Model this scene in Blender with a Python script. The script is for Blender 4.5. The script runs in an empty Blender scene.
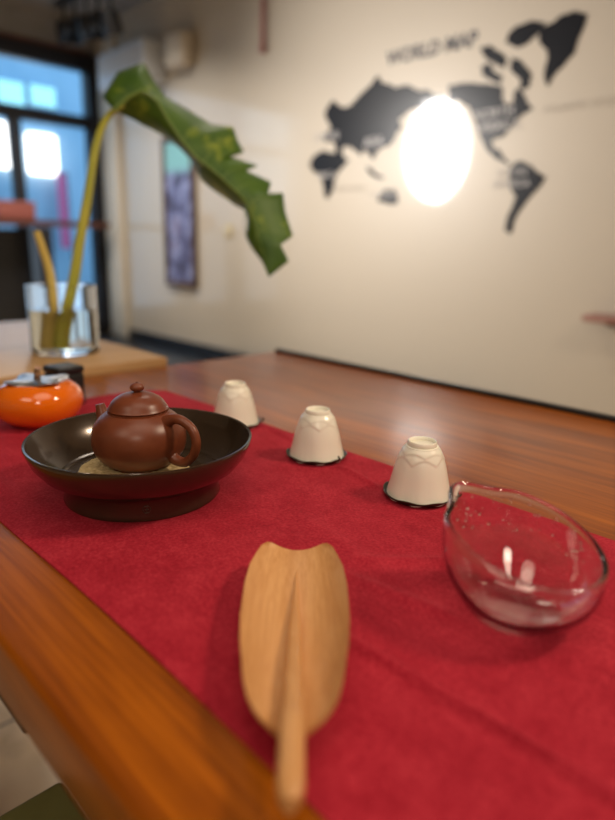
import bpy, bmesh, math, random
from math import sin, cos, pi, radians, sqrt, exp
from mathutils import Vector, Matrix, noise
random.seed(7)
COL = bpy.context.scene.collection
SC = bpy.context.scene

# ------------------------------------------------------------------ materials
def mat(name, color=(.5,.5,.5), rough=.5, metal=0, **kw):
    m = bpy.data.materials.new(name); m.use_nodes = True
    b = m.node_tree.nodes['Principled BSDF']
    b.inputs['Base Color'].default_value = (*color, 1)
    b.inputs['Roughness'].default_value = rough
    b.inputs['Metallic'].default_value = metal
    for k, v in kw.items():
        b.inputs[k.replace('_', ' ')].default_value = v
    return m
def nd(m, t, **kw):
    n = m.node_tree.nodes.new(t)
    for k, v in kw.items(): setattr(n, k, v)
    return n
def lk(m, a, b): m.node_tree.links.new(a, b)
def bsdf(m): return m.node_tree.nodes['Principled BSDF']
def coords(m, scale=(1,1,1), rot=(0,0,0), kind='Object'):
    tc = nd(m, 'ShaderNodeTexCoord'); mp = nd(m, 'ShaderNodeMapping')
    mp.inputs['Scale'].default_value = scale; mp.inputs['Rotation'].default_value = rot
    lk(m, tc.outputs[kind], mp.inputs['Vector']); return mp.outputs['Vector']
def noise_tex(m, vec, scale, detail=4, rough=.5, dist=0):
    n = nd(m, 'ShaderNodeTexNoise'); n.inputs['Scale'].default_value = scale
    n.inputs['Detail'].default_value = detail; n.inputs['Roughness'].default_value = rough
    n.inputs['Distortion'].default_value = dist
    lk(m, vec, n.inputs['Vector']); return n.outputs['Fac']
def ramp(m, fac, stops):
    r = nd(m, 'ShaderNodeValToRGB'); e = r.color_ramp.elements
    while len(e) < len(stops): e.new(.5)
    for i, (p, c) in enumerate(stops): e[i].position = p; e[i].color = (*c, 1)
    lk(m, fac, r.inputs['Fac']); return r.outputs['Color']
def bump(m, h, strength=.3, dist=.001):
    b = nd(m, 'ShaderNodeBump'); b.inputs['Strength'].default_value = strength; b.inputs['Distance'].default_value = dist
    lk(m, h, b.inputs['Height']); lk(m, b.outputs['Normal'], bsdf(m).inputs['Normal'])
def noisy(name, c1, c2, scale, rough=.5, vecscale=(1,1,1), detail=4, lo=.35, hi=.65, bstr=0, bdist=.001, dist=0, **kw):
    m = mat(name, c1, rough, **kw); v = coords(m, vecscale)
    f = noise_tex(m, v, scale, detail, dist=dist)
    lk(m, ramp(m, f, [(lo, c1), (hi, c2)]), bsdf(m).inputs['Base Color'])
    if bstr: bump(m, f, bstr, bdist)
    return m
def wood(name, c1, c2, c3, rough, along='x', coat=0, s=1.0, seams=0):
    m = mat(name, c1, rough)
    sc = {'x': (1.3*s, 16*s, 16*s), 'y': (16*s, 1.3*s, 16*s), 'z': (16*s, 16*s, 1.3*s)}[along]
    v = coords(m, sc)
    f = noise_tex(m, v, 2.2, 6, .6, .8)
    fine = noise_tex(m, coords(m, tuple(q*7 if q > 3*s else q*1.5 for q in sc)), 2.0, 3, .6, .2)
    mx = nd(m, 'ShaderNodeMath', operation='MULTIPLY_ADD'); lk(m, fine, mx.inputs[0]); mx.inputs[1].default_value = .6
    lk(m, f, mx.inputs[2])
    col = ramp(m, mx.outputs[0], [(.58, c1), (.80, c2), (1.0, c3)])
    lk(m, col, bsdf(m).inputs['Base Color'])
    bump(m, mx.outputs[0], .12, .001)
    if coat:
        bsdf(m).inputs['Coat Weight'].default_value = coat; bsdf(m).inputs['Coat Roughness'].default_value = .16
    return m
def emis(name, color, strength):
    m = mat(name, (0,0,0), .5); b = bsdf(m)
    b.inputs['Emission Color'].default_value = (*color, 1); b.inputs['Emission Strength'].default_value = strength
    return m

M = {}
M['wall'] = mat('cream_gloss_paint', (.55,.48,.385), .42)
bsdf(M['wall']).inputs['Specular IOR Level'].default_value = .35
bsdf(M['wall']).inputs['Coat Weight'].default_value = .9
bsdf(M['wall']).inputs['Coat Roughness'].default_value = .06
v = coords(M['wall'], (1,1,1)); bump(M['wall'], noise_tex(M['wall'], v, 5, 3), .06, .01)
M['plain_wall'] = mat('cream_matt_paint', (.70,.62,.50), .6)
M['ceiling'] = noisy('grey_ceiling_paint', (.24,.23,.22), (.3,.28,.27), 3, .8)
M['black'] = mat('black_paint', (.012,.012,.014), .4)
M['frame'] = mat('black_window_frame', (.02,.02,.025), .45)
M['decal'] = mat('black_map_acrylic', (.008,.009,.013), .3, Specular_IOR_Level=.15)
bsdf(M['decal']).inputs['Coat Weight'].default_value = .9
bsdf(M['decal']).inputs['Coat Roughness'].default_value = .06
M['decal_text'] = mat('pale_lettering', (.5,.47,.45), .5)
M['grey_text'] = mat('tan_lettering', (.38,.32,.25), .5)
M['dark_text'] = mat('dark_lettering', (.05,.045,.05), .5)
M['table'] = wood('orange_brown_table_wood', (.16,.032,.001), (.28,.066,.0015), (.42,.108,.003), .36, 'x', coat=.32)
bsdf(M['table']).inputs['Specular IOR Level'].default_value = .15
M['table_dark'] = wood('dark_table_wood', (.05,.022,.008), (.085,.036,.012), (.12,.055,.02), .5, 'z')
M['light_wood'] = wood('light_maple_wood', (.42,.24,.10), (.52,.31,.14), (.62,.39,.19), .4, 'y')
M['counter'] = wood('reddish_counter_wood', (.07,.02,.012), (.10,.03,.018), (.14,.045,.025), .4, 'y')
M['scoop'] = wood('pale_bamboo', (.52,.235,.075), (.60,.295,.105), (.68,.36,.145), .42, 'x', s=2.6)
M['cloth'] = None
m = mat('crimson_linen', (.35,.008,.02), .85); M['cloth'] = m
v = coords(m, (1,1,1))
f1 = noise_tex(m, v, 420, 3, .7); f2 = noise_tex(m, v, 38, 5, .65)
ad = nd(m, 'ShaderNodeMath', operation='MULTIPLY_ADD'); lk(m, f2, ad.inputs[0]); ad.inputs[1].default_value = .5; lk(m, f1, ad.inputs[2])
lk(m, ramp(m, ad.outputs[0], [(.5, (.26,.004,.014)), (.72, (.36,.010,.026)), (.95, (.50,.03,.05))]), bsdf(m).inputs['Base Color'])
bump(m, ad.outputs[0], .55, .0012)
bsdf(m).inputs['Sheen Weight'].default_value = .12; bsdf(m).inputs['Sheen Roughness'].default_value = .4
bsdf(m).inputs['Sheen Tint'].default_value = (1,.25,.3,1)
bsdf(m).inputs['Specular IOR Level'].default_value = .2
M['clay'] = noisy('red_brown_zisha_clay', (.16,.037,.014), (.20,.050,.019), 60, .36, bstr=.12, bdist=.0004)
M['tray'] = mat('dark_bronze_glaze', (.05,.029,.016), .22)
bsdf(M['tray']).inputs['Metallic'].default_value = .35
bsdf(M['tray']).inputs['Coat Weight'].default_value = .6
bsdf(M['tray']).inputs['Coat Roughness'].default_value = .12
M['tray_mark'] = mat('worn_brown_stamp', (.06,.035,.022), .5)
M['mat'] = noisy('straw_fibre', (.42,.29,.12), (.72,.56,.30), 260, .8, lo=.3, hi=.7, bstr=1, bdist=.002)
M['porcelain'] = mat('cream_porcelain', (.92,.87,.75), .32)
bsdf(M['porcelain']).inputs['Coat Weight'].default_value = .4
bsdf(M['porcelain']).inputs['Subsurface Weight'].default_value = .08
bsdf(M['porcelain']).inputs['Subsurface Radius'].default_value = (.004,.003,.002)
M['saucer'] = noisy('dark_green_bronze', (.02,.022,.015), (.07,.075,.05), 90, .32, metal=.7)
M['orange'] = mat('orange_glaze', (.90,.17,.003), .14)
bsdf(M['orange']).inputs['Coat Weight'].default_value = .8
M['pewter'] = noisy('pewter_metal', (.30,.31,.34), (.5,.52,.56), 60, .3, metal=.85)
M['bronze'] = mat('brown_bronze', (.20,.10,.05), .35, .7)
m = mat('clear_glass', (.97,.98,.975), .0); bsdf(m).inputs['Transmission Weight'].default_value = 1; bsdf(m).inputs['IOR'].default_value = 1.42; M['glass'] = m
m = mat('pitcher_glass', (.98,.985,.98), .0, Coat_Weight=1.0, Coat_Roughness=.02); bsdf(m).inputs['Transmission Weight'].default_value = 1; bsdf(m).inputs['IOR'].default_value = 1.27; M['pitcher'] = m
m = mat('water', (.93,.96,.9), .0); bsdf(m).inputs['Transmission Weight'].default_value = 1; bsdf(m).inputs['IOR'].default_value = 1.33; M['water'] = m
m = mat('window_glass', (.95,.98,1), .0); bsdf(m).inputs['Transmission Weight'].default_value = 1; bsdf(m).inputs['IOR'].default_value = 1.02; M['pane'] = m
m = noisy('variegated_green_leaf', (.035,.10,.008), (.075,.16,.010), 14, .5, lo=.3, hi=.6)
v = coords(m, (1,1,1)); f = noise_tex(m, v, 19, 5, .6, .5)
mixn = nd(m, 'ShaderNodeMix', data_type='RGBA')
src = bsdf(m).inputs['Base Color'].links[0].from_socket
lk(m, src, mixn.inputs[6]); mixn.inputs[7].default_value = (.30,.38,.03,1)
rr = ramp(m, f, [(.56, (0,0,0)), (.70, (1,1,1))]); lk(m, rr, mixn.inputs[0]); lk(m, mixn.outputs[2], bsdf(m).inputs['Base Color'])
M['leaf'] = m
M['vein'] = mat('pale_green_vein', (.16,.25,.04), .4)
M['stem'] = noisy('yellow_green_stem', (.38,.40,.03), (.55,.50,.05), 20, .4, vecscale=(1,1,.2))
M['stem_cut'] = noisy('yellow_tan_stem', (.60,.42,.08), (.68,.52,.12), 20, .5, vecscale=(1,1,.2))
M['floor'] = None
m = mat('beige_marble_tile', (.5,.43,.33), .22); M['floor'] = m
v = coords(m, (1,1,1)); f = noise_tex(m, v, 2.5, 7, .6, 1.5)
c = ramp(m, f, [(.35, (.50,.36,.21)), (.5, (.74,.57,.36)), (.7, (.80,.64,.43))])
bk = nd(m, 'ShaderNodeTexBrick'); bk.offset = 0; bk.inputs['Scale'].default_value = 1.0
bk.inputs['Brick Width'].default_value = .6; bk.inputs['Row Height'].default_value = .6; bk.inputs['Mortar Size'].default_value = .004
lk(m, v, bk.inputs['Vector']); lk(m, c, bk.inputs['Color1']); lk(m, c, bk.inputs['Color2']); bk.inputs['Mortar'].default_value = (.15,.12,.09,1)
lk(m, bk.outputs['Color'], bsdf(m).inputs['Base Color'])
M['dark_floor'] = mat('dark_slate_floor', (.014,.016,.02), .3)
M['olive'] = noisy('olive_vinyl', (.16,.155,.05), (.18,.175,.058), 40, .55, bstr=.2)
M['white_plastic'] = mat('white_plastic', (.60,.63,.68), .4)
M['beige_plastic'] = mat('beige_plastic', (.56,.49,.40), .5)
M['yellowed'] = mat('yellowed_plastic', (.60,.48,.24), .4)
M['red_lac'] = mat('faded_red_cloth', (.34,.10,.08), .7)
M['facade'] = noisy('pale_blue_facade', (.27,.45,.62), (.42,.60,.76), .9, .7)
M['pink'] = mat('pink_banner_cloth', (.75,.12,.28), .7)
M['signwhite'] = emis('white_lit_lamp', (1,.98,.95), 4)
M['panelcyan'] = emis('cyan_lit_panel', (.35,.85,1), 1.6)
m = mat('poster_print', (.1,.1,.2), .35); v = coords(m, (6,1,5))
f = noise_tex(m, v, 1.1, 3); g = noise_tex(m, v, 2.7, 2)
c1 = ramp(m, f, [(.38, (.05,.04,.09)), (.5, (.12,.12,.26)), (.58, (.30,.34,.58)), (.68, (.16,.07,.09))])
gr = nd(m, 'ShaderNodeTexCoord'); sp = nd(m, 'ShaderNodeSeparateXYZ'); lk(m, gr.outputs['Generated'], sp.inputs[0])
c2 = ramp(m, sp.outputs['Z'], [(.76, (0,0,0)), (.82, (1,1,1))])
mixn = nd(m, 'ShaderNodeMix', data_type='RGBA'); lk(m, c2, mixn.inputs[0]); lk(m, c1, mixn.inputs[6]); mixn.inputs[7].default_value = (.22,.50,.52,1)
lk(m, mixn.outputs[2], bsdf(m).inputs['Base Color']); M['poster'] = m
M['poster_frame'] = wood('dark_walnut_frame', (.06,.03,.018), (.09,.045,.025), (.13,.07,.04), .45, 'z')

# ------------------------------------------------------------------ helpers
def put(name, bm, m, parent=None, smooth=True, angle=40):
    bmesh.ops.recalc_face_normals(bm, faces=bm.faces)
    me = bpy.data.meshes.new(name); bm.to_mesh(me); bm.free()
    me.materials.append(m)
    if smooth:
        me.polygons.foreach_set('use_smooth', [True]*len(me.polygons))
        me.set_sharp_from_angle(angle=radians(angle))
    o = bpy.data.objects.new(name, me); COL.objects.link(o)
    if parent is not None: o.parent = parent
    return o
def tag(o, label=None, cat=None, group=None, kind=None):
    if label: o['label'] = label
    if cat: o['category'] = cat
    if group: o['group'] = group
    if kind: o['kind'] = kind
    return o
def empty(name, loc, rz=0, label=None, cat=None, group=None):
    o = bpy.data.objects.new(name, None); o.empty_display_size = .03; COL.objects.link(o)
    o.location = loc; o.rotation_euler = (0,0,rz)
    return tag(o, label, cat, group)
def copy_tree(o, parent=None):
    kids = list(o.children)
    c = o.copy(); COL.objects.link(c); c.parent = parent
    for ch in kids: copy_tree(ch, c)
    return c
def box(bm, x0, x1, y0, y1, z0, z1, bev=0, seg=2):
    r = bmesh.ops.create_cube(bm, size=1)
    for q in r['verts']:
        q.co = Vector((x0 if q.co.x < 0 else x1, y0 if q.co.y < 0 else y1, z0 if q.co.z < 0 else z1))
    if bev:
        es = set(e for q in r['verts'] for e in q.link_edges)
        bmesh.ops.bevel(bm, geom=list(es), offset=bev, segments=seg, profile=.5, affect='EDGES')
    return bm
def B(*a, bev=0, seg=2): return box(bmesh.new(), *a, bev=bev, seg=seg)
def smoothprof(pts, n=6):
    out = []
    P = [pts[0]] + list(pts) + [pts[-1]]
    for i in range(1, len(P)-2):
        for k in range(n):
            t = k/n; a, b, c, d = P[i-1], P[i], P[i+1], P[i+2]
            out.append(tuple(.5*((2*b[j]) + (-a[j]+c[j])*t + (2*a[j]-5*b[j]+4*c[j]-d[j])*t*t + (-a[j]+3*b[j]-3*c[j]+d[j])*t**3) for j in range(2)))
    out.append(tuple(pts[-1])); return out
def lathe(bm, prof, n=96, rfun=None, c=(0,0,0), closed=False):
    rings = []
    for r, z in prof:
        if r < 1e-6: rings.append([bm.verts.new((c[0], c[1], c[2]+z))]); continue
        ring = []
        for i in range(n):
            t = 2*pi*i/n
            x, y, zz = (r*cos(t), r*sin(t), z) if rfun is None else rfun(r, t, z)
            ring.append(bm.verts.new((c[0]+x, c[1]+y, c[2]+zz)))
        rings.append(ring)
    prs = list(zip(rings, rings[1:]))
    if closed: prs.append((rings[-1], rings[0]))
    for a, b in prs:
        for i in range(n):
            j = (i+1) % n
            if len(a) == 1 and len(b) == 1: break
            if len(a) == 1: bm.faces.new((a[0], b[i], b[j]))
            elif len(b) == 1: bm.faces.new((a[i], b[0], a[j]))
            else: bm.faces.new((a[i], b[i], b[j], a[j]))
    return bm
def tube(bm, pts, rad, n=16, cap=True, flat=1.0):
    pts = [Vector(p) for p in pts]; rings = []
    up = Vector((0,0,1)); prev = None
    for i, p in enumerate(pts):
        d = (pts[min(i+1, len(pts)-1)] - pts[max(i-1, 0)]).normalized()
        if prev is None:
            a = d.cross(up)
            if a.length < .05: a = d.cross(Vector((1,0,0)))
            a.normalize()
        else:
            a = (prev - d*prev.dot(d)).normalized()
        prev = a; b = d.cross(a)
        r = rad[i] if isinstance(rad, (list, tuple)) else rad
        rings.append([bm.verts.new(p + a*r*cos(2*pi*k/n) + b*r*flat*sin(2*pi*k/n)) for k in range(n)])
    for a, b in zip(rings, rings[1:]):
        for k in range(n): bm.faces.new((a[k], a[(k+1)%n], b[(k+1)%n], b[k]))
    if cap:
        bm.faces.new(rings[0]); bm.faces.new(rings[-1])
    return bm
def spline(ctrl, n=8):
    P = [Vector(p) for p in ctrl]; P = [P[0]*2-P[1]] + P + [P[-1]*2-P[-2]]; out = []
    for i in range(1, len(P)-2):
        for k in range(n):
            t = k/n; a, b, c, d = P[i-1], P[i], P[i+1], P[i+2]
            out.append(.5*((2*b) + (c-a)*t + (2*a-5*b+4*c-d)*t*t + (3*b-a-3*c+d)*t**3))
    out.append(P[-2]); return out
def lerp_tab(tab, x):
    if x <= tab[0][0]: return tab[0][1]
    for (a, b), (c, d) in zip(tab, tab[1:]):
        if x <= c: return b + (d-b)*(x-a)/(c-a)
    return tab[-1][1]
def ntab(tab, x):  # smooth table
    return lerp_tab(tab, x)
MAP = {
 'africa': [(-3.116, 1.57), (-3.043, 1.589), (-2.952, 1.563), (-2.881, 1.564), (-2.853, 1.526), (-2.818, 1.512), (-2.876, 1.468), (-2.927, 1.422), (-2.949, 1.337), (-2.992, 1.283), (-3.021, 1.296), (-3.042, 1.372), (-3.064, 1.442), (-3.14, 1.466), (-3.171, 1.512)],
 'eurasia': [(-3.065, 1.676), (-3.011, 1.689), (-2.986, 1.728), (-3.033, 1.775), (-3.044, 1.817), (-3.01, 1.854), (-2.967, 1.878), (-2.931, 1.845), (-2.87, 1.82), (-2.811, 1.83), (-2.741, 1.882), (-2.657, 1.925), (-2.614, 1.967), (-2.572, 1.918), (-2.473, 1.877), (-2.38, 1.88), (-2.301, 1.838), (-2.246, 1.835), (-2.131, 1.789), (-2.159, 1.753), (-2.225, 1.751), (-2.26, 1.683), (-2.293, 1.749), (-2.376, 1.738), (-2.438, 1.708), (-2.412, 1.657), (-2.447, 1.639), (-2.466, 1.597), (-2.501, 1.567), (-2.547, 1.566), (-2.592, 1.541), (-2.62, 1.498), (-2.654, 1.535), (-2.697, 1.567), (-2.719, 1.528), (-2.762, 1.56), (-2.814, 1.588), (-2.866, 1.598), (-2.881, 1.564), (-2.932, 1.538), (-2.935, 1.586), (-2.955, 1.63), (-3.027, 1.636)],
 'australia': [(-2.55, 1.287), (-2.506, 1.325), (-2.467, 1.312), (-2.445, 1.328), (-2.411, 1.282), (-2.415, 1.236), (-2.461, 1.232), (-2.516, 1.251), (-2.563, 1.252)],
 'indonesia': [(-2.674, 1.467), (-2.633, 1.453), (-2.574, 1.409), (-2.527, 1.401), (-2.534, 1.384), (-2.589, 1.392), (-2.647, 1.425)],
 'north_america': [(-2.11, 1.841), (-2.023, 1.838), (-1.919, 1.818), (-1.826, 1.799), (-1.784, 1.78), (-1.785, 1.738), (-1.752, 1.697), (-1.72, 1.702), (-1.72, 1.748), (-1.701, 1.768), (-1.659, 1.726), (-1.609, 1.661), (-1.654, 1.644), (-1.693, 1.616), (-1.732, 1.573), (-1.757, 1.547), (-1.802, 1.547), (-1.823, 1.529), (-1.802, 1.493), (-1.767, 1.486), (-1.746, 1.45), (-1.697, 1.418), (-1.713, 1.409), (-1.773, 1.438), (-1.842, 1.492), (-1.885, 1.554), (-1.916, 1.626), (-1.968, 1.714), (-2.033, 1.752), (-2.102, 1.756)],
 'arctic_islands': [(-1.904, 1.89), (-1.87, 1.894), (-1.844, 1.858), (-1.808, 1.838), (-1.816, 1.817), (-1.864, 1.838), (-1.895, 1.856)],
 'victoria_island': [(-1.914, 1.975), (-1.868, 1.976), (-1.831, 1.947), (-1.795, 1.918), (-1.802, 1.883), (-1.838, 1.907), (-1.886, 1.934)],
 'baffin_island': [(-1.737, 1.891), (-1.698, 1.875), (-1.65, 1.823), (-1.655, 1.779), (-1.691, 1.771), (-1.691, 1.811), (-1.739, 1.855)],
 'ellesmere_island': [(-1.771, 1.994), (-1.759, 2.023), (-1.729, 2.039), (-1.673, 2.045), (-1.62, 2.03), (-1.637, 2.004), (-1.679, 1.973), (-1.726, 1.968)],
 'greenland': [(-1.618, 2.013), (-1.551, 2.029), (-1.516, 2.051), (-1.456, 2.054), (-1.393, 2.029), (-1.41, 1.96), (-1.427, 1.914), (-1.431, 1.877), (-1.481, 1.827), (-1.529, 1.787), (-1.544, 1.75), (-1.571, 1.802), (-1.56, 1.87), (-1.571, 1.914), (-1.617, 1.961)],
 'south_america': [(-1.694, 1.394), (-1.67, 1.421), (-1.638, 1.423), (-1.592, 1.402), (-1.545, 1.366), (-1.501, 1.34), (-1.521, 1.299), (-1.549, 1.272), (-1.582, 1.235), (-1.619, 1.182), (-1.646, 1.133), (-1.655, 1.068), (-1.691, 1.083), (-1.687, 1.143), (-1.665, 1.198), (-1.65, 1.256), (-1.69, 1.311), (-1.702, 1.365)],
}
LEAF=[
 ( (-1.298, 0.667, 1.274),(-1.244, 0.664, 1.239),(-1.267, 0.672, 1.245) ),
 ( (-1.294, 0.702, 1.325),(-1.23, 0.69, 1.266),(-1.268, 0.683, 1.243) ),
 ( (-1.268, 0.748, 1.347),(-1.217, 0.711, 1.278),(-1.262, 0.698, 1.237) ),
 ( (-1.255, 0.759, 1.315),(-1.205, 0.722, 1.271),(-1.259, 0.711, 1.233) ),
 ( (-1.236, 0.776, 1.283),(-1.193, 0.732, 1.26),(-1.249, 0.728, 1.223) ),
 ( (-1.204, 0.808, 1.26),(-1.173, 0.742, 1.226),(-1.24, 0.744, 1.216) ),
 ( (-1.165, 0.844, 1.23),(-1.144, 0.757, 1.184),(-1.221, 0.766, 1.201) ),
 ( (-1.136, 0.878, 1.227),(-1.123, 0.771, 1.157),(-1.2, 0.786, 1.18) ),
 ( (-1.123, 0.883, 1.195),(-1.11, 0.781, 1.144),(-1.183, 0.799, 1.159) ),
 ( (-1.113, 0.889, 1.177),(-1.099, 0.79, 1.135),(-1.173, 0.807, 1.141) ),
 ( (-1.114, 0.855, 1.164),(-1.092, 0.797, 1.127),(-1.162, 0.811, 1.119) ),
 ( (-1.086, 0.906, 1.149),(-1.08, 0.806, 1.116),(-1.146, 0.821, 1.103) ),
 ( (-1.083, 0.871, 1.136),(-1.071, 0.814, 1.105),(-1.132, 0.829, 1.093) ),
 ( (-1.056, 0.917, 1.116),(-1.058, 0.824, 1.091),(-1.114, 0.839, 1.081) ),
 ( (-1.035, 0.891, 1.085),(-1.048, 0.832, 1.08),(-1.095, 0.848, 1.068) ),
 ( (-1.026, 0.925, 1.093),(-1.037, 0.839, 1.063),(-1.071, 0.861, 1.055) ),
 ( (-1.01, 0.917, 1.056),(-1.028, 0.842, 1.043),(-1.059, 0.856, 1.032) ),
 ( (-0.983, 0.916, 1.006),(-1.015, 0.845, 1.012),(-1.051, 0.844, 1.003) ),
 ( (-0.976, 0.876, 0.987),(-1.005, 0.848, 0.986),(-1.031, 0.845, 0.979) ),
 ( (-0.967, 0.891, 0.955),(-0.994, 0.849, 0.954),(-1.006, 0.851, 0.954) ),
 ( (-0.983, 0.851, 0.923),(-0.983, 0.851, 0.923),(-0.983, 0.851, 0.923) ),
]
T = .75   # table top height
M['red_wood'] = wood('red_brown_shelf_wood', (.20,.07,.045), (.26,.095,.06), (.32,.125,.08), .45, 'x')
WX, WY, CZ = -6.15, 3.10, 2.92
# ------------------------------------------------------------------ the room
tag(put('floor', B(WX, 3, -3.5, WY, -.05, 0), M['floor'], smooth=False), kind='structure')
tag(put('ceiling', B(WX-.2, 3.1, -3.6, WY+.1, CZ, CZ+.1), M['ceiling'], smooth=False), kind='structure')
tag(put('wall_back', B(WX-.2, 3.1, WY, WY+.12, -.05, CZ), M['wall'], smooth=False), kind='structure')
tag(put('wall_right', B(3, 3.12, -3.6, WY, -.05, CZ), M['plain_wall'], smooth=False), kind='structure')
tag(put('wall_front', B(WX-.2, 3.1, -3.62, -3.5, -.05, CZ), M['plain_wall'], smooth=False), kind='structure')
tag(put('baseboard_back', B(WX+.1, 3, WY-.02, WY, 0, .12, bev=.004), M['black']), kind='structure')
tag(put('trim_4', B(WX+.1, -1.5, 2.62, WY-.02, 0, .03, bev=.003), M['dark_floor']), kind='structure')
tag(put('trim_1', B(-6.03, -5.72, WY-.05, WY, .03, CZ-.02, bev=.01), M['plain_wall']), kind='structure')
# left wall: glazed shop front between a black head and sill
bm = bmesh.new(); box(bm, WX-.14, WX, -3.6, .4, -.05, 2.66); box(bm, WX-.14, WX, .4, WY, -.05, .1)
tag(put('wall_left', bm, M['black'], smooth=False), kind='structure')
tag(put('trim_2', B(WX-.14, WX+.015, -3.5, WY, 2.66, CZ), M['ceiling'], smooth=False), kind='structure')
tag(put('trim_3', B(WX+.001, WX+.03, .4, WY-.05, 2.655, 2.69, bev=.004), M['counter']), kind='structure')
w = empty('window_1', (WX, 1.7, .1)); tag(w, kind='structure')
def sub(o, x, y, z): o.location = (-x, -y, -z); return o
def wbar(y0, y1, z0, z1, d=.05):
    return sub(put('window_frame', B(WX-.09, WX+d-.02, y0, y1, z0, z1, bev=.005), M['frame'], w), WX, 1.7, .1)
wbar(.4, 3.0, 2.52, 2.66); wbar(.4, 3.0, 2.02, 2.12); wbar(.4, 3.0, .1, .18)
wbar(2.25, 2.34, .18, 2.02); wbar(1.3, 1.39, .18, 2.02); wbar(.4, .5, .18, 2.52); wbar(2.985, 3.10, .1, 2.66, .08)
for y0, y1, z0, z1 in ((.5,3.0,2.12,2.52), (.5,1.3,.18,2.02), (1.39,2.25,.18,2.02), (2.34,2.985,.18,2.02)):
    sub(put('pane', B(WX-.04, WX-.034, y0, y1, z0, z1), M['pane'], w, smooth=False), WX, 1.7, .1)

# ------------------------------------------------------------------ outside the shop front
tag(put('pavement', B(-16, WX-.2, -6, 12, -.12, -.02), M['dark_floor'], smooth=False), kind='structure')
fa = put('building', B(-9.3, -9.0, -1, 7, -.02, 3.4), M['facade'], smooth=False)
tag(fa, 'pale blue building front across the street, seen through the window', 'building')
for (y, z, wd, h), lb in ((((3.20, 2.13, .30, .56)), 'bright white lamp glowing behind the left lower window pane'), (((3.66, 2.07, .40, .52)), 'bright white lamp glowing behind the right lower window pane')):
    L_ = empty('wall_lamp', (-8.98, y, z), 0, lb, 'lamp', 'white lamps on the building outside')
    put('back_plate', B(-.02, 0, -wd*.4, wd*.4, -h*.35, h*.35, bev=.005), M['frame'], L_)
    put('lamp_shade', B(0, .10, -wd/2, wd/2, -h/2, h/2, bev=.045, seg=4), M['signwhite'], L_)
for (y, z, wd, h), lb in ((((3.32, 2.78, .33, .26)), 'cyan lit panel behind the top window pane, left one'), (((3.73, 2.80, .33, .24)), 'cyan lit panel behind the top window pane, right one')):
    s_ = empty('lit_panel', (-8.98, y, z), 0, lb, 'sign', 'cyan lit panels on the building outside')  # bright blobs behind the top pane, built as glowing panels
    put('panel_frame', B(-.02, .05, -wd/2-.01, wd/2+.01, -h/2-.01, h/2+.01, bev=.004), M['facade'], s_)
    put('panel_face', B(.05, .07, -wd/2, wd/2, -h/2, h/2, bev=.008), M['panelcyan'], s_)
bn = empty('street_banner', (-8.8, 3.84, .8), 0, 'narrow pink banner hanging outside the right window pane', 'banner')
put('banner_cloth', B(-.004, .004, -.06, .06, .05, 1.05), M['pink'], bn); put('pole', tube(bmesh.new(), [(0,-.08,1.05),(0,.08,1.05)], .008, 8), M['frame'], bn); put('post', tube(bmesh.new(), [(.01,.08,1.06),(.01,.08,-.81)], .01, 8), M['frame'], bn)

# ------------------------------------------------------------------ wall things
mp_ = empty('world_map', (-2.15, WY, 1.2), 0, 'large black world map with pale lettering mounted on the cream wall', 'wall map')
def prism_xz(pts, y0, y1):
    bm = bmesh.new()
    vs = [bm.verts.new((x, y0, z)) for x, z in pts]; f = bm.faces.new(vs)
    r = bmesh.ops.extrude_face_region(bm, geom=[f])
    for q in r['geom']:
        if isinstance(q, bmesh.types.BMVert): q.co.y = y1
    bmesh.ops.triangulate(bm, faces=[f for f in bm.faces if len(f.verts) > 4])
    return bm
def coast(pts, it=2):
    for _ in range(it):
        o = []
        for a, b in zip(pts, pts[1:]+pts[:1]):
            d = sqrt((a[0]-b[0])**2+(a[1]-b[1])**2); j = .07*d
            o += [a, ((a[0]+b[0])/2+random.uniform(-j, j), (a[1]+b[1])/2+random.uniform(-j, j))]
        pts = o
    return pts
def grow(pts, f):
    cx_ = sum(p[0] for p in pts)/len(pts); cz_ = sum(p[1] for p in pts)/len(pts)
    return [(cx_+(x-cx_)*f, cz_+(z-cz_)*f) for x, z in pts]
for k in ('arctic_islands', 'victoria_island', 'baffin_island', 'ellesmere_island'): MAP[k] = grow(MAP[k], 1.35)
for k, pts in MAP.items():
    sub(put(k, prism_xz(coast([tuple(p) for p in pts]), WY-.004, WY-.0005), M['decal'], mp_, smooth=False), -2.15, WY, 1.2)
def words(name, s, x, z, size, m, parent, org, y=WY-.0045, rot=None, align='CENTER', ext=.0006, bold=0):
    cu = bpy.data.curves.new(name, 'FONT'); cu.body = s; cu.size = size; cu.align_x = align; cu.align_y = 'CENTER'; cu.extrude = ext; cu.offset = bold; cu.resolution_u = 3
    tmp = bpy.data.objects.new(name, cu); COL.objects.link(tmp)
    dg = bpy.context.evaluated_depsgraph_get(); me = bpy.data.meshes.new_from_object(tmp.evaluated_get(dg))
    bpy.data.objects.remove(tmp); me.materials.clear(); me.materials.append(m)
    o = bpy.data.objects.new(name, me); COL.objects.link(o); o.parent = parent
    o.location = (x-org[0], y-org[1], z-org[2]); o.rotation_euler = rot or (pi/2, 0, 0)
    return o
OR = (-2.15, WY, 1.2)
words('map_title', 'WORLD', -2.365, 2.037, .100, M['dark_text'], mp_, OR, y=WY-.0015, bold=.0035)
words('map_title', 'MAP', -2.055, 2.037, .100, M['dark_text'], mp_, OR, y=WY-.0015, bold=.0035)
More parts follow.
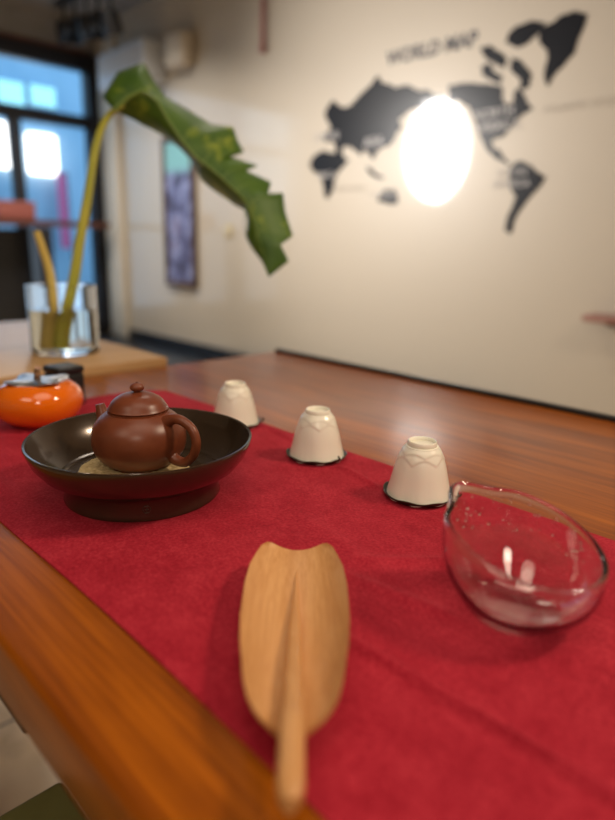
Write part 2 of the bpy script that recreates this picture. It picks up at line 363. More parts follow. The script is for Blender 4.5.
for s, x, z, sz, mm in (('EUROPE', -3.02, 1.665, .06, 'decal_text'), ('ASIA', -2.62, 1.6, .075, 'decal_text'), ('AFRICA', -3.02, 1.43, .055, 'decal_text'),
        ('NORTH', -1.82, 1.665, .065, 'decal_text'), ('AMERICA', -1.80, 1.60, .065, 'decal_text'), ('SOUTH', -1.685, 1.37, .05, 'decal_text'), ('AMERICA', -1.685, 1.315, .05, 'decal_text')):
    words('map_lettering', s, x, z, sz, M[mm], mp_, OR)
words('map_lettering', 'AUSTRALIA', -2.52, 1.29, .035, M['decal_text'], mp_, OR)
words('map_lettering', 'ATLANTIC OCEAN', -1.36, 1.648, .045, M['grey_text'], mp_, OR, y=WY-.0015)
words('map_lettering', 'INDIAN OCEAN', -2.80, 1.34, .035, M['grey_text'], mp_, OR, y=WY-.0015)

p = empty('framed_poster', (-4.74, WY, 1.22), 0, 'tall narrow blue and purple poster in a dark wooden frame on the wall', 'poster')
put('poster_sheet', B(-.20, .20, -.022, -.012, -.58, .58), M['poster'], p)
bm = bmesh.new(); box(bm, -.24, -.195, -.035, 0, -.62, .62, .004); box(bm, .195, .24, -.035, 0, -.62, .62, .004); box(bm, -.195, .195, -.035, 0, .575, .62, .004); box(bm, -.195, .195, -.035, 0, -.62, -.575, .004)
put('poster_frame', bm, M['poster_frame'], p)

a = empty('air_conditioner', (-5.28, WY, 2.26), 0, 'white wall air conditioner high on the wall above the poster', 'air conditioner')
bm = B(-.40, .40, -.22, 0, 0, .30, bev=.03, seg=4); put('housing', bm, M['white_plastic'], a)
put('air_flap', B(-.36, .36, -.235, -.215, .02, .08, bev=.006), M['white_plastic'], a)
bm = bmesh.new()
for i in range(5): box(bm, -.34, .34, -.226, -.218, .12+i*.028, .13+i*.028)
put('grille', bm, M['beige_plastic'], a)
a = empty('wall_speaker', (-4.62, WY, 2.28), 0, 'rounded beige box mounted on the wall right of the air conditioner', 'wall box')
put('housing', B(-.15, .15, -.12, 0, .03, .29, bev=.05, seg=4), M['beige_plastic'], a)
bm = bmesh.new()
for i in range(7): box(bm, -.10, .10, -.124, -.118, .06+i*.03, .072+i*.03)
put('grille', bm, M['plain_wall'], a)
a = empty('light_switch', (-4.07, WY, 1.03), 0, 'small yellowed light switch alone on the wall right of the poster', 'light switch')
put('switch_plate', B(-.045, .045, -.01, 0, 0, .09, bev=.004), M['yellowed'], a); put('rocker', B(-.014, .014, -.015, -.008, .028, .062, bev=.003), M['white_plastic'], a)
a = empty('hanging_ornament', (-3.635, WY-.03, 2.26), 0, 'thin faded red ornament hanging high on the wall left of the map', 'ornament')
put('ribbon', B(-.016, .016, -.006, .006, .06, .50, bev=.003), M['red_lac'], a)
put('cord', tube(bmesh.new(), [(0,0,.5),(0,0,.54)], .003, 8), M['red_lac'], a)
put('tassel', lathe(bmesh.new(), [(0,.07),(.012,.065),(.018,.03),(.022,0),(0,0)], 16), M['red_lac'], a)
a = empty('wall_shelf', (-.83, WY, .655), 0, 'reddish brown wooden wall shelf at the right, below the map', 'shelf')
bm = B(-.34, .5, -.16, 0, .02, .05, bev=.006)
put('shelf_board', bm, M['red_wood'], a)
for x in (-.22, .38):
    bm = bmesh.new(); box(bm, x-.012, x+.012, -.13, -.002, 0.005, .02); put('bracket', bm, M['black'], a)

# ceiling spot rail near the far corner
tr = empty('track_light', (-5.3, 2.6, CZ), 0, 'dark ceiling track with clustered dark lamp heads above the window corner', 'ceiling light')
put('rail', B(-.5, .55, -.03, .03, -.035, 0, bev=.005), M['black'], tr)
for i, (x, t, dz) in enumerate(((-.36,.3,.02), (-.16,-.4,0), (.04,.5,-.02), (.24,-.2,-.04), (.44,.35,-.07))):
    bm = tube(bmesh.new(), [(x,0,-.03),(x,0,-.21+dz)], .012, 8); st = put('lamp_arm', bm, M['black'], tr)
    bm = lathe(bmesh.new(), [(0,.09),(.05,.085),(.07,.05),(.078,-.08),(.066,-.08),(.058,.03),(0,.04)], 24)
    h = put('lamp_head', bm, M['black'], tr); h.location = (x, 0, -.27+dz); h.rotation_euler = (t, .5*t, 0)

# bar counter along the window
c = empty('bar_counter', (-5.85, 2.2, 0), 0, 'reddish brown bar counter on dark legs along the window', 'counter')
put('counter_top', B(-.26, .10, -1.5, .76, 1.09, 1.14, bev=.006), M['counter'], c)
for y in (-1.35, -.55, .13):
    put('leg', B(-.12, .10, y-.06, y+.06, 0, 1.08, bev=.004), M['black'], c)
put('back_panel', B(-.22, -.20, -1.4, .18, .05, 1.06), M['black'], c)
b = empty('red_box', (-5.90, 2.12, 1.14), 0, 'red lidded box standing on the bar counter by the window', 'box')
put('box_body', B(-.10, .10, -.16, .16, 0, .11, bev=.01), M['red_lac'], b); put('box_lid', B(-.105, .105, -.165, .165, .11, .15, bev=.01), M['red_lac'], b)

# ------------------------------------------------------------------ main table
X0, X1, Y0, Y1 = -1.055, .78, .098, .932
tb = empty('tea_table', (-.14, .515, 0), 0, 'long orange-brown wooden table with a rounded edge carrying the tea things', 'table')
def tp(name, bm, m): return sub(put(name, bm, m, tb), -.14, .515, 0)
tp('tabletop', B(X0, X1, Y0, Y1, T-.05, T, bev=.005, seg=3), M['table'])
for x in (X0+.05, X1-.12):
    for y in (Y0+.05, Y1-.12): tp('leg', B(x, x+.07, y, y+.07, 0, T-.05, bev=.005), M['table_dark'])
tp('edge_strip', B(X0, X1, Y1+.0005, Y1+.014, T-.05, T+.006, bev=.001), M['black'])
tp('rail', B(X0+.12, X1-.12, Y1-.10, Y1-.075, T-.12, T-.05), M['table_dark'])
tp('support_block', B(-0.845, -0.685, .2, .8, 0.395, T-.05, bev=.004), M['table_dark'])
tp('rail', B(X0+.07, X0+.10, Y0+.12, Y1-.12, T-.12, T-.05), M['table_dark'])

# red cloth runner
FOOT = [(-.513,.284,.076), (-.3255,.4795,.035), (-.473,.4845,.035), (-.638,.494,.035), (-.163,.3635,.032), (-.806,.296,.04), (-.88,.362,.03), (-.262,.253,.014), (-.232,.225,.014)]
def hcloth(x, y):
    h = 0; k = 1
    for ox, oy, rr in FOOT: k = min(k, max(0, min(1, (sqrt((x-ox)**2+(y-oy)**2)-rr)/.018)))
    def ridge(px, py, qx, qy, w, a, side=0):
        dx, dy = qx-px, qy-py; L = sqrt(dx*dx+dy*dy); ux, uy = dx/L, dy/L
        s = (x-px)*ux+(y-py)*uy; d = -(x-px)*uy+(y-py)*ux
        e = 1/(1+exp(-(s)/.015))*1/(1+exp((s-L)/.015))
        return a*exp(-(d/w)**2)*e
    h += ridge(-.22, .257, .60, .268, .0030, .0030)
    h -= ridge(-.22, .249, .60, .260, .003, .0006)
    h += ridge(-.60, .520, -.29, .447, .004, .0026)
    h += ridge(-.29, .31, -.17, .33, .006, .0016)
    h += ridge(-.27, .35, -.20, .42, .006, .0016)
    h += ridge(-.36, .36, -.24, .335, .008, .0012)
    h += ridge(-.80, .20, -.60, .185, .006, .0015)
    h += ridge(-.86, .40, -.70, .50, .008, .0022)
    h += ridge(-.12, .22, .10, .19, .008, .0014)
    h += ridge(-.10, .44, .05, .30, .008, .0016)
    n = noise.noise(Vector((x*9, y*13, 3)))*.0007 + noise.noise(Vector((x*31, y*37, 7)))*.00045
    return max(0, (1.45*h + n)*k + .0006)
NX, NY = 520, 150
CX0, CX1, CY0, CY1 = -.893, .60, .158, .528
bm = bmesh.new(); g = []
for i in range(NX+1):
    row = []
    for j in range(NY+1):
        u, v_ = i/NX, j/NY
        x = CX0+(CX1-CX0)*u; y = CY0+(CY1-CY0)*v_
        x += .006*sin(v_*5)*(1-u)**8; y += .0015*sin(x*14)*(1-2*v_ if v_ < .5 else .6)
        rr = max(0, (1-u*12))*max(0, (v_-.7)/.3)
        x += .03*rr*rr
        row.append((x, y, T+.0012+hcloth(x, y)))
    g.append(row)
top = [[bm.verts.new(p) for p in r] for r in g]; bot = [[bm.verts.new((p[0], p[1], T+.0001)) for p in r] for r in (g[0], g[-1])]
for i in range(NX):
    for j in range(NY): bm.faces.new((top[i][j], top[i+1][j], top[i+1][j+1], top[i][j+1]))
b0 = [bm.verts.new((r[0][0], r[0][1], T+.0001)) for r in g]; b1 = [bm.verts.new((r[-1][0], r[-1][1], T+.0001)) for r in g]
for i in range(NX):
    bm.faces.new((top[i][0], b0[i], b0[i+1], top[i+1][0])); bm.faces.new((top[i][NY], top[i+1][NY], b1[i+1], b1[i]))
for j in range(NY):
    bm.faces.new((top[0][j], top[0][j+1], bot[0][j+1], bot[0][j])); bm.faces.new((top[NX][j], bot[1][j], bot[1][j+1], top[NX][j+1]))
bmesh.ops.remove_doubles(bm, verts=b0+b1+bot[0]+bot[1], dist=1e-5)
tag(put('table_runner', bm, M['cloth'], angle=80), 'crimson linen runner laid along the wooden table', 'table runner')
ZC = T+.0022

# ------------------------------------------------------------------ tray
tcx, tcy = -.513, .284
t = empty('tea_tray_bowl', (tcx, tcy, ZC+.0002), 0, 'wide round dark bronze bowl on a tall foot, holding the teapot', 'bowl')
TS = 1.035
prof = [(0,.014),(.030,.014),(.031,.0148),(.045,.0148),(.046,.014),(.060,.014),(.068,.017),(.078,.024),(.088,.033),(.0955,.045),(.0995,.056),(.1015,.0565),(.102,.0555),(.1005,.050),(.0965,.040),(.089,.030),(.080,.0235),(.0735,.0215),(.0715,.0205),(.0705,.018),(.0705,.004),(.0715,.001),(.0710,0),(.066,0),(.065,.008),(.03,.009),(0,.009)]
put('bowl', lathe(bmesh.new(), [(r*TS, z) for r, z in prof], 160), M['tray'], t, angle=50)
# small stamped emblem on the foot facing the viewer
ang = math.atan2(-.284, .513)+.02
bm = bmesh.new()
for k in range(6):
    p0 = (cos(k*pi/3)*.0036, sin(k*pi/3)*.0036); p1 = (cos((k+1)*pi/3)*.0036, sin((k+1)*pi/3)*.0036)
    tube(bm, [(0, p0[0], p0[1]), (0, p1[0], p1[1])], .00035, 6)
tube(bm, [(0,-.0018,0),(0,.0018,0)], .0003, 6); tube(bm, [(0,0,-.0018),(0,0,.0018)], .0003, 6)
e = put('stamped_mark', bm, M['tray_mark'], t); e.location = (cos(ang)*.0732, sin(ang)*.0732, .011); e.rotation_euler = (0,0,ang)

# straw mat in the tray
mx, my, mz = tcx-.006, tcy-.006, ZC+.0154
bm = bmesh.new(); N_ = 200
prof = smoothprof([(0,.010),(.02,.0105),(.040,.0105),(.049,.0085),(.0525,.005),(.051,.001),(.046,0),(0,0)], 4)
def rf(r, t_, z):
    k = 1+.02*noise.noise(Vector((cos(t_)*5, sin(t_)*5, z*100)))+.015*sin(t_*60)*min(1, r/.04)
    return r*k*cos(t_), r*k*sin(t_), z+(.0008*sin(r*900)+.0006*noise.noise(Vector((r*cos(t_)*300, r*sin(t_)*300, 2))))*(1 if z > .002 else 0)
lathe(bm, prof, N_, rf)
o = put('straw_mat', bm, M['mat'], angle=80); o.location = (mx, my, mz)
tag(o, 'round straw fibre pad lying in the dark bowl under the teapot', 'mat')

# ------------------------------------------------------------------ teapot (spout away, handle toward the camera's right)
px, py, pz = tcx-.006, tcy+.001, mz+.0095
tpot = empty('teapot', (px, py, pz), radians(19), 'small round reddish brown clay teapot sitting in the dark bowl', 'teapot')
prof = smoothprof([(0,.001),(.024,0),(.026,.0015),(.033,.006),(.0405,.015),(.0432,.027),(.0415,.039),(.036,.048),(.0295,.0535),(.0275,.0545)], 6)
prof += [(.0275,.0560),(.0262,.0560),(.0258,.0545),(0,.0545)]
tpot.scale = (1.035, 1.035, 1.0)
put('body', lathe(bmesh.new(), prof, 96), M['clay'], tpot)
prof = [(0,.0562)]+[(.0250,.0562),(.0272,.0566),(.0275,.0576)]+smoothprof([(.0268,.0585),(.0225,.0655),(.015,.0705),(.007,.0727),(.0035,.0733)], 5)
prof += smoothprof([(.0032,.0738),(.0055,.0752),(.0066,.0778),(.0055,.0805),(.003,.0820),(0,.0823)], 4)
lid = put('lid', lathe(bmesh.new(), prof, 72), M['clay'], tpot)
put('knob_hole', lathe(bmesh.new(), [(0,.0824),(.0010,.0824),(.0016,.0828),(.0012,.0831),(0,.0829)], 20), M['clay'], lid)
hp = spline([(.033,0,.0485),(.040,0,.0525),(.050,0,.0525),(.061,0,.046),(.0655,0,.034),(.062,0,.021),(.053,0,.0125),(.043,0,.0125),(.036,0,.0165)], 8)
n_ = len(hp); rad = [.0052-.0010*sin(pi*i/(n_-1))+.0014*(abs(i/(n_-1)-.5)*2)**6 for i in range(n_)]
put('handle', tube(bmesh.new(), hp, rad, 18), M['clay'], tpot)
sp_ = spline([(-.034,0,.028),(-.041,0,.036),(-.045,0,.045),(-.0475,0,.0545)], 8); n_ = len(sp_)
put('spout', tube(bmesh.new(), sp_, [.0105-.0062*(i/(n_-1))**.7 for i in range(n_)], 20), M['clay'], tpot)

# ------------------------------------------------------------------ cups on saucers
cup = empty('tea_cup', (0,0,0))
def crf(r, t_, z):
    k = 1 + .014*(abs(sin(4*t_))-.6)*max(0, 1-z/.040)
    zs = .0345 + .0050*abs(sin(3*t_+.4)); zs2 = .0415+.003*abs(sin(3*t_+1.9))
    rel = .0008*(1/(1+exp(-(z-zs)/.0004))) * (1 if z < .049 else 0) + .0006*(1/(1+exp(-(z-zs2)/.0004)))*(1 if z < .049 else 0)
    wave = .0006*cos(8*t_)*(1 if z < .003 else 0)
    rr = r*k + (rel if r > .012 else 0)
    return rr*cos(t_), rr*sin(t_), z+wave
outer = smoothprof([(.0305,0),(.0298,.004),(.0272,.014),(.0245,.026),(.0215,.036),(.0175,.044),(.0145,.048),(.0138,.0492)], 9)
inner = [(0,.045)] + smoothprof([(.010,.044),(.018,.038),(.022,.028),(.025,.016),(.0282,.004),(.0290,0)], 3)
bm = bmesh.new(); lathe(bm, inner+outer+[(.0120,.0502),(0,.0502)], 144, crf)
put('bowl', bm, M['porcelain'], cup, angle=60)
put('foot_ring', lathe(bmesh.new(), [(.0138,.049),(.0139,.0500),(.0135,.0530),(.0128,.0537),(.0118,.0530),(.0112,.0508),(.0116,.049)], 64, closed=True), M['porcelain'], cup)
sau = empty('saucer', (0,0,0))
def srf(r, t_, z):
    k = 1 + (.03*abs(cos(4*t_)) - .012)*(r/.034)**3
    return r*k*cos(t_), r*k*sin(t_), z+ (.0008*cos(8*t_) if z > .004 else 0)
prof = smoothprof([(0,.0018),(.02,.0018),(.029,.0022),(.0325,.0040),(.0342,.0056)], 4)+[(.0348,.0055),(.0345,.0045),(.032,.0018),(.028,0),(0,0)]
put('dish', lathe(bmesh.new(), prof, 128, srf), M['saucer'], sau)
put('tab', tube(bmesh.new(), spline([(.032,0,.004),(.037,.001,.0065),(.0385,.001,.009),(.0365,.001,.0105)], 5), .0010, 10), M['saucer'], sau)
CUPS = [(-.3255, .4795, .9, 'nearest cup, in front, beside the glass pitcher', 'nearest of the three, beside the glass pitcher'),
        (-.473, .4845, .5, 'middle of the row of three', 'under the middle upturned cup'),
        (-.638, .494, 1.3, 'farthest of the row, just behind the dark bowl rim', 'farthest of the three, behind the dark bowl')]
for i, (x, y, rz, l1, l2) in enumerate(CUPS):
    c_ = cup if i == 0 else copy_tree(cup); s_ = sau if i == 0 else copy_tree(sau)
    s_.location = (x, y, ZC); s_.rotation_euler = (0,0,rz-.6); c_.location = (x, y, ZC+.0016); c_.rotation_euler = (0,0,rz); c_.scale = (1.04, 1.04, 1.04)
    tag(c_, 'upturned cream petal-relief cup, ' + l1, 'cup', 'upturned porcelain cups')
    tag(s_, 'small dark scalloped saucer, ' + l2, 'saucer', 'dark saucers under the cups')

# ------------------------------------------------------------------ glass pitcher
gx, gy, gz = -.163, .3635, ZC
pit = empty('glass_pitcher', (gx, gy, gz), 0, 'clear glass pitcher with a slanted rim and a pinched spout', 'pitcher')
def gwall(t_, s, inner):
    # s 0 at base, 1 at the slanted rim
    sp = exp(-((((t_-radians(172)+pi) % (2*pi))-pi)/.26)**2)
    zr = .0565 + .0520*(-.242*cos(t_)+.0625*sin(t_)) + .003*sp
    base = .0315
    s2 = s**.8
    R_ = .0520*(1+.04*cos(2*(t_-radians(170)))) + .005*sp*s**4
    for dd in (-.5, .5):
        q = exp(-((((t_-radians(172)-dd+pi) % (2*pi))-pi)/.2)**2); R_ -= .0035*q*s**4
    r = base + (R_-base)*(1-(1-s)**3.7)
    z = zr*s2
    if inner:
        r -= .0020 + .0020*max(0, (s-.92)/.08)
        z = .0035 + (zr-.0035)*s2
    return r*cos(t_), r*sin(t_), z
NT, NS = 120, 30
bm = bmesh.new(); rings = []
c0 = bm.verts.new((0,0,.0012)); rings.append([bm.verts.new((.014*cos(2*pi*i/NT), .014*sin(2*pi*i/NT), .0010)) for i in range(NT)])
rings.append([bm.verts.new((.0295*cos(2*pi*i/NT), .0295*sin(2*pi*i/NT), 0)) for i in range(NT)])
for k in range(1, NS+1):
    rings.append([bm.verts.new(gwall(2*pi*i/NT, k/NS, False)) for i in range(NT)])
ro = rings[-1]; ri_ = [gwall(2*pi*i/NT, 1, True) for i in range(NT)]
for hgt, mixf in ((.0008, .06), (.0016, .2), (.0021, .5), (.0016, .8), (.0008, .94)):
    rings.append([bm.verts.new(Vector(ro[i].co)*(1-mixf)+Vector(ri_[i])*mixf+Vector((0,0,hgt))) for i in range(NT)])
for k in range(NS, -1, -1):
    rings.append([bm.verts.new(gwall(2*pi*i/NT, k/NS, True)) for i in range(NT)])
c1 = bm.verts.new((0,0,.0030))
for i in range(NT):
    j = (i+1) % NT
    bm.faces.new((c0, rings[0][j], rings[0][i])); bm.faces.new((rings[-1][i], rings[-1][j], c1))
    for a_, b_ in zip(rings, rings[1:]): bm.faces.new((a_[i], a_[j], b_[j], b_[i]))
put('pitcher_wall', bm, M['pitcher'], pit, angle=80)
bm = bmesh.new()
for _ in range(80):
    t_ = random.choice([random.gauss(2.9, .35), random.gauss(1.3, .35), random.gauss(2.3, .6)]); s = random.uniform(.45, .93)
    x, y, z = gwall(t_, s, True); r = random.uniform(.0005, .0013)
    bmesh.ops.create_icosphere(bm, subdivisions=1, radius=r, matrix=Matrix.Translation((x*.998, y*.998, z)))
o = put('water_drops', bm, M['water'], pit); tag(o, 'tiny water drops clinging to the glass', kind='stuff')

# ------------------------------------------------------------------ wooden tea scoop
axd = Vector((.7181, -.6959, 0)); ang = math.atan2(axd.y, axd.x)
sc_ = empty('tea_scoop', (-.2992, .2886, ZC), ang, 'pale wooden tea scoop with a notched leaf blade and tapering handle', 'scoop')
WL = [(-.0086,.0223),(-.004,.0262),(.0105,.0298),(.025,.0326),(.049,.0340),(.0865,.0333),(.11,.0312),(.1265,.0286),(.145,.0258),(.1577,.0226),(.166,.0192),(.1728,.0152),(.178,.0105),(.1808,.0066),(.1822,.0030),(.1826,.0004)]
def wid(s):
    return lerp_tab(WL, s)
NSs, NV = 90, 28
def blade(s, v_, th):
    w_ = wid(s); u = (s+.0086)/.191
    # notch: the front edge dips back in the middle
    f = max(0, 1-(s+.0086)/.05); x = s + f*(.0012*(.5+.5*cos(pi*min(1, abs(v_)/.75))) + .0035*max(0, abs(v_)-.85)/.15)
    dep = .0055 + .0125*sin(pi*min(1, max(0, u*.92+.06)))
    rim = .0215 - .002*sin(pi*u)
    z = rim - dep*(1-abs(v_)**2.2) + th
    return x, v_*w_, z
bm = bmesh.new(); tops, bots = [], []
for i in range(NSs+1):
    s = -.0086 + .1912*(1-(1-i/NSs)**1.25)
    tops.append([bm.verts.new(blade(s, -1+2*j/NV, 0)) for j in range(NV+1)])
    bots.append([bm.verts.new(blade(s, -1+2*j/NV, -.0017)) for j in range(NV+1)])
for G in (tops, bots):
    for i in range(NSs):
        for j in range(NV): bm.faces.new((G[i][j], G[i+1][j], G[i+1][j+1], G[i][j+1]))
for i in range(NSs):
    for j in (0, NV): bm.faces.new((tops[i][j], tops[i+1][j], bots[i+1][j], bots[i][j]))
for j in range(NV):
    for i in (0, NSs): bm.faces.new((tops[i][j], tops[i][j+1], bots[i][j+1], bots[i][j]))
put('blade', bm, M['scoop'], sc_, angle=50)
HW = [(.016,.0003),(.03,.0012),(.075,.0040),(.124,.0050),(.165,.0058),(.18,.0062),(.208,.0062),(.2125,.0055),(.215,.0042),(.216,.0025)]
bm = bmesh.new(); rings = []
for i in range(71):
    s = .016 + (.216-.016)*i/70; w_ = lerp_tab(HW, s)
    zb = blade(min(s, .174), 0, 0)[2]-.001
    hgt = .0018 + .0100*min(1, (s-.016)/.10)
    if s > .2: hgt *= 1-.25*((s-.2)/.018)**2
    ring = []
    for k in range(20):
        a_ = 2*pi*k/20; cx_, sx_ = cos(a_), sin(a_)
        ring.append(bm.verts.new((s, w_*math.copysign(abs(cx_)**.75, cx_), zb+hgt*.5+hgt*.5*math.copysign(abs(sx_)**.75, sx_))))
    rings.append(ring)
for a_, b_ in zip(rings, rings[1:]):
    for k in range(20): bm.faces.new((a_[k], a_[(k+1)%20], b_[(k+1)%20], b_[k]))
bm.faces.new(rings[0]); bm.faces.new(rings[-1])
o = put('handle', bm, M['scoop'], sc_, angle=60)

# ------------------------------------------------------------------ persimmon jar and black box
j_ = empty('persimmon_jar', (-.806, .300, ZC), 0, 'glossy orange persimmon-shaped jar with a grey metal leaf lid', 'jar')
def prf(r, t_, z):
    k = 1+.022*cos(4*t_+.5)*min(1, r/.04)
    return r*k*cos(t_), r*k*sin(t_), z
prof = smoothprof([(0,.001),(.024,0),(.034,.003),(.046,.012),(.052,.026),(.050,.040),(.041,.050),(.032,.0535),(.027,.0530)], 6)+[(.025,.051),(0,.051)]
j_.scale = (1.05,)*3
put('body', lathe(bmesh.new(), prof, 96, prf), M['orange'], j_)
def calyx(r, t_, z):
    k = 1+.16*cos(4*t_)*(r/.034)**2
    return r*k*cos(t_), r*k*sin(t_), z + .003*cos(4*t_)*(r/.034)**3
ld = put('lid', lathe(bmesh.new(), smoothprof([(0,.0575),(.01,.0573),(.022,.0570),(.030,.0560),(.034,.0545)], 4)+[(.0335,.053),(.02,.0535),(0,.0535)], 72, calyx), M['pewter'], j_)
put('stem', tube(bmesh.new(), spline([(0,0,.056),(.001,0,.061),(-.001,.001,.066),(.001,.002,.0705)], 4), [.0042]*4+[.0036]*4+[.0038]*4+[.0048], 12), M['bronze'], ld)
k_ = empty('black_canister', (-.877, .365, ZC), radians(8), 'small upright black box standing behind the orange jar', 'box')
put('box_body', B(-.0205, .0205, -.0205, .0205, 0, .048, bev=.003), M['black'], k_); put('box_lid', B(-.0212, .0212, -.0212, .0212, .0485, .059, bev=.003), M['black'], k_)

# ------------------------------------------------------------------ side table, vase, leaf
ST = .765
s_ = empty('side_table', (-1.40, .27, 0), 0, 'light maple side table standing against the end of the long table', 'table')
def stp(n, bm, m): return sub(put(n, bm, m, s_), -1.40, .27, 0)
stp('tabletop', B(-1.78, -1.064, -.15, .655, ST-.026, ST, bev=.004), M['light_wood'])
for x in (-1.74, -1.145):
    for y in (-.11, .575): stp('leg', B(x, x+.045, y, y+.045, 0, ST-.026, bev=.004), M['light_wood'])
stp('rail', B(-1.70, -1.15, .59, .61, ST-.09, ST-.026), M['light_wood'])
vx, vy = -1.236, .523
vs = empty('glass_vase', (vx, vy, ST), 0, 'clear glass jar of water holding the large leaf, on the side table', 'vase')
VR, VH = .066, .135
prof = [(0,.001),(VR-.006,0),(VR-.001,.002),(VR,.006),(VR,VH-.001),(VR-.0015,VH),(VR-.003,VH-.001),(VR-.003,.010),(VR-.006,.007),(0,.007)]
put('vase_wall', lathe(bmesh.new(), prof, 72), M['glass'], vs)
put('water', lathe(bmesh.new(), [(0,.0072),(VR-.0062,.0072),(VR-.0032,.0102),(VR-.0032,.088),(0,.088)], 72), M['water'], vs)
lf = empty('cut_leaf', (vx, vy, ST+.01), 0, 'big split green leaf drooping from its tall yellow-green stem in the glass jar', 'plant')
LO = (vx, vy, ST+.01)
stem_pts = [(-1.236,.515,.776),(-1.238,.525,.829),(-1.243,.553,.908),(-1.25,.575,.987),(-1.257,.599,1.065),(-1.265,.621,1.144),(-1.267,.638,1.193),(-1.262,.655,1.227),(-1.250,.668,1.243),(-1.237,.678,1.252)]
sp_ = spline(stem_pts, 6); n_ = len(sp_)
sub(put('stem', tube(bmesh.new(), sp_, [.0125-.0075*(i/(n_-1)) for i in range(n_)], 16), M['stem'], lf), *LO)
# blade: margins and midrib at stations; split lobes along one side
def half(bm, k, steps=8, sag=.012):
    rows = []
    for st in LEAF2:
        Mv, Ev = Vector(st[1]), Vector(st[k]); row = []
        for q in range(steps+1):
            f = q/steps; p_ = Mv.lerp(Ev, f) + Vector((.15,-.85,.45)).normalized()*(sag*sin(pi*f)*min(1, (Ev-Mv).length/.08))
            row.append(p_)
        rows.append(row)
    return rows
LEAF2 = []
for i in range(len(LEAF)-1):
    for q in range(3):
        f = q/3; a_, b_ = LEAF[i], LEAF[i+1]
        LEAF2.append(tuple(tuple(a_[c][d]*(1-f)+b_[c][d]*f for d in range(3)) for c in range(3)))
LEAF2.append(LEAF[-1])
bm = bmesh.new()
for k in (0, 2):
    rows = [[bm.verts.new(p_) for p_ in r] for r in half(bm, k)]
    for a_, b_ in zip(rows, rows[1:]):
        for q in range(len(a_)-1): bm.faces.new((a_[q], a_[q+1], b_[q+1], b_[q]))
bmesh.ops.remove_doubles(bm, verts=bm.verts, dist=.0004)
bmesh.ops.dissolve_degenerate(bm, edges=bm.edges, dist=.0002)
bl = sub(put('leaf_blade', bm, M['leaf'], lf, angle=70), *LO)
md = bl.modifiers.new('thickness', 'SOLIDIFY'); md.thickness = .0016; md.offset = 0
mid = [Vector(s[1])+Vector((.0005,-.002,.001)) for s in LEAF]; n_ = len(mid)
bm = tube(bmesh.new(), mid, [.0042-.0034*i/(n_-1) for i in range(n_)], 8)
for i in (4, 6, 8, 11, 13, 15, 17):
    for k in (0, 2):
        a_, b_ = Vector(LEAF[i][1]), Vector(LEAF[min(i+(2 if k == 2 else 0), 19)][k])
        pts = [a_.lerp(b_, f)+Vector((.15,-.85,.45)).normalized()*(.012*sin(pi*f)*min(1, (b_-a_).length/.08)+.001) for f in (0,.2,.4,.6,.8,.95)]
        tube(bm, pts, [.0014,.0012,.001,.0009,.0007,.0004], 6)
sub(put('vein', bm, M['vein'], lf), *LO)
cs = empty('plant_cutting', (vx, vy, ST+.01), 0, 'short bare yellowish cut stem leaning left in the glass jar', 'plant stem')
sp_ = spline([(-1.252,.502,.776),(-1.262,.515,.849),(-1.280,.521,.917),(-1.299,.518,.965),(-1.315,.515,1.0)], 6); n_ = len(sp_)
sub(put('stalk', tube(bmesh.new(), sp_, [.0105-.0035*(i/(n_-1)) for i in range(n_)], 14), M['stem_cut'], cs), *LO)

# ------------------------------------------------------------------ stool under the table edge
s_ = empty('stool', (-.34, -.01, 0), 0, 'olive green cushioned stool tucked under the near edge of the table', 'stool')
put('seat_cushion', B(-.20, .20, -.20, .20, .41, .45, bev=.008, seg=4), M['olive'], s_)
put('seat_frame', B(-.185, .185, -.185, .185, .375, .41, bev=.003), M['table_dark'], s_)
for x in (-.165, .165):
    for y in (-.165, .165): put('leg', B(x-.018, x+.018, y-.018, y+.018, 0, .375, bev=.003), M['table_dark'], s_)

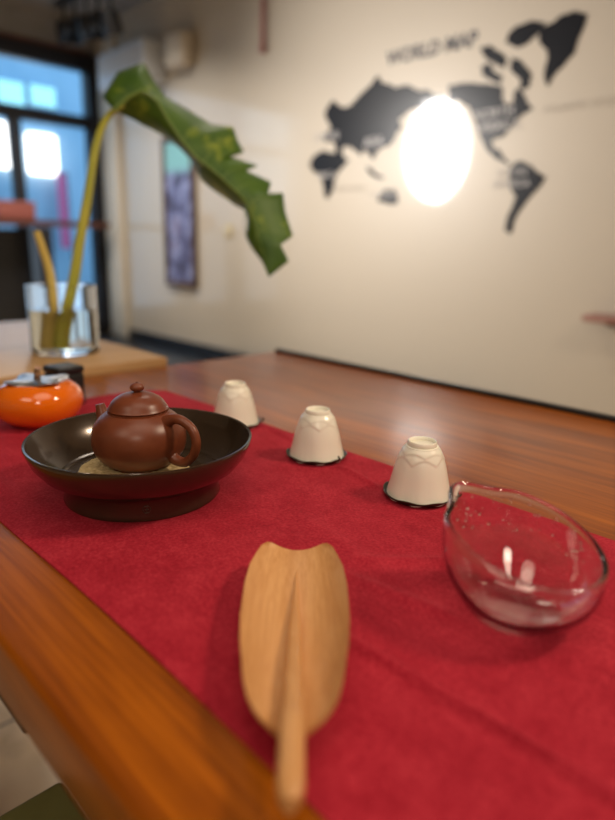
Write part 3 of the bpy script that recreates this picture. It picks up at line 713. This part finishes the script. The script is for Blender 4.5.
# ------------------------------------------------------------------ light
W = bpy.data.worlds.new('sky'); SC.world = W; W.use_nodes = True
bg = W.node_tree.nodes['Background']; bg.inputs[0].default_value = (.42,.72,1,1); bg.inputs[1].default_value = 1.7
def area(name, loc, target, size, power, color, shape='DISK', size_y=None, spread=None):
    d = bpy.data.lights.new(name, 'AREA'); d.shape = shape; d.size = size
    if size_y: d.size_y = size_y
    d.energy = power; d.color = color
    if spread: d.spread = radians(spread)
    o = bpy.data.objects.new(name, d); COL.objects.link(o); o.location = loc
    dr = Vector(target)-Vector(loc); o.rotation_euler = dr.to_track_quat('-Z', 'Y').to_euler(); return o
area('pendant_and_fill', (.75, 1.45, 2.35), (-.3,.3,.75), .32, 25, (1,.80,.58))
area('pendant_and_fill', (1.1, -.9, 2.0), (-.2,.3,.75), .5, 9, (1,.86,.68))  # fill added from behind the camera, for pitcher highlight and cups
area('ceiling_fill', (.3, .1, 2.88), (.3,.1,0), 1.8, 9, (1,.86,.68), spread=125)  # broad overhead fill added so the pitcher rim looks bright
area('ceiling_fill', (-.1, -1.5, 2.7), (-.3,-.2,.75), 1.1, 11, (1,.84,.64))  # added fill above the camera, for the cups and glass
area('ceiling_fill', (-4.5, 1.9, 2.89), (-4.5,1.9,0), .6, 46, (1,.92,.82), spread=130)  # added to brighten the back wall's left part; spread hides its reflection
area('ceiling_fill', (-2.0, 1.7, 2.89), (-2.0,1.7,0), .6, 7, (1,.88,.74), spread=130)  # added ceiling fill near the map wall; spread hides its reflection
area('daylight', (WX+.15, 1.7, 1.4), (0,1.7,1.2), 2.4, 15, (.62,.80,1), 'RECTANGLE', 2.2)
area('glare_light', (-4.32, 0, 2.03), (-2.2,3.1,1.5), .66, 22, (1,.95,.9), 'ELLIPSE', 1.05, spread=60)  # unseen source, added so the gloss wall mirrors it as glare

# ------------------------------------------------------------------ camera
cam = bpy.data.cameras.new('camera'); co = bpy.data.objects.new('camera', cam); COL.objects.link(co); SC.camera = co
cam.sensor_fit = 'VERTICAL'; cam.sensor_height = 36; cam.lens = 616/820*36; cam.clip_start = .02; cam.clip_end = 100
Rm = Matrix(((.698234,-.202839,.686532), (.715434,.164276,-.679093), (.024966,.965334,.259821)))
co.matrix_world = Matrix.Translation((0,0,.99)) @ Rm.to_4x4()
cam.dof.use_dof = True; cam.dof.focus_distance = .56; cam.dof.aperture_fstop = 2.55
SC.view_settings.view_transform = 'Standard'; SC.view_settings.look = 'None'; SC.view_settings.gamma = 1; SC.view_settings.exposure = -0.1
SC.view_settings.use_curve_mapping = False
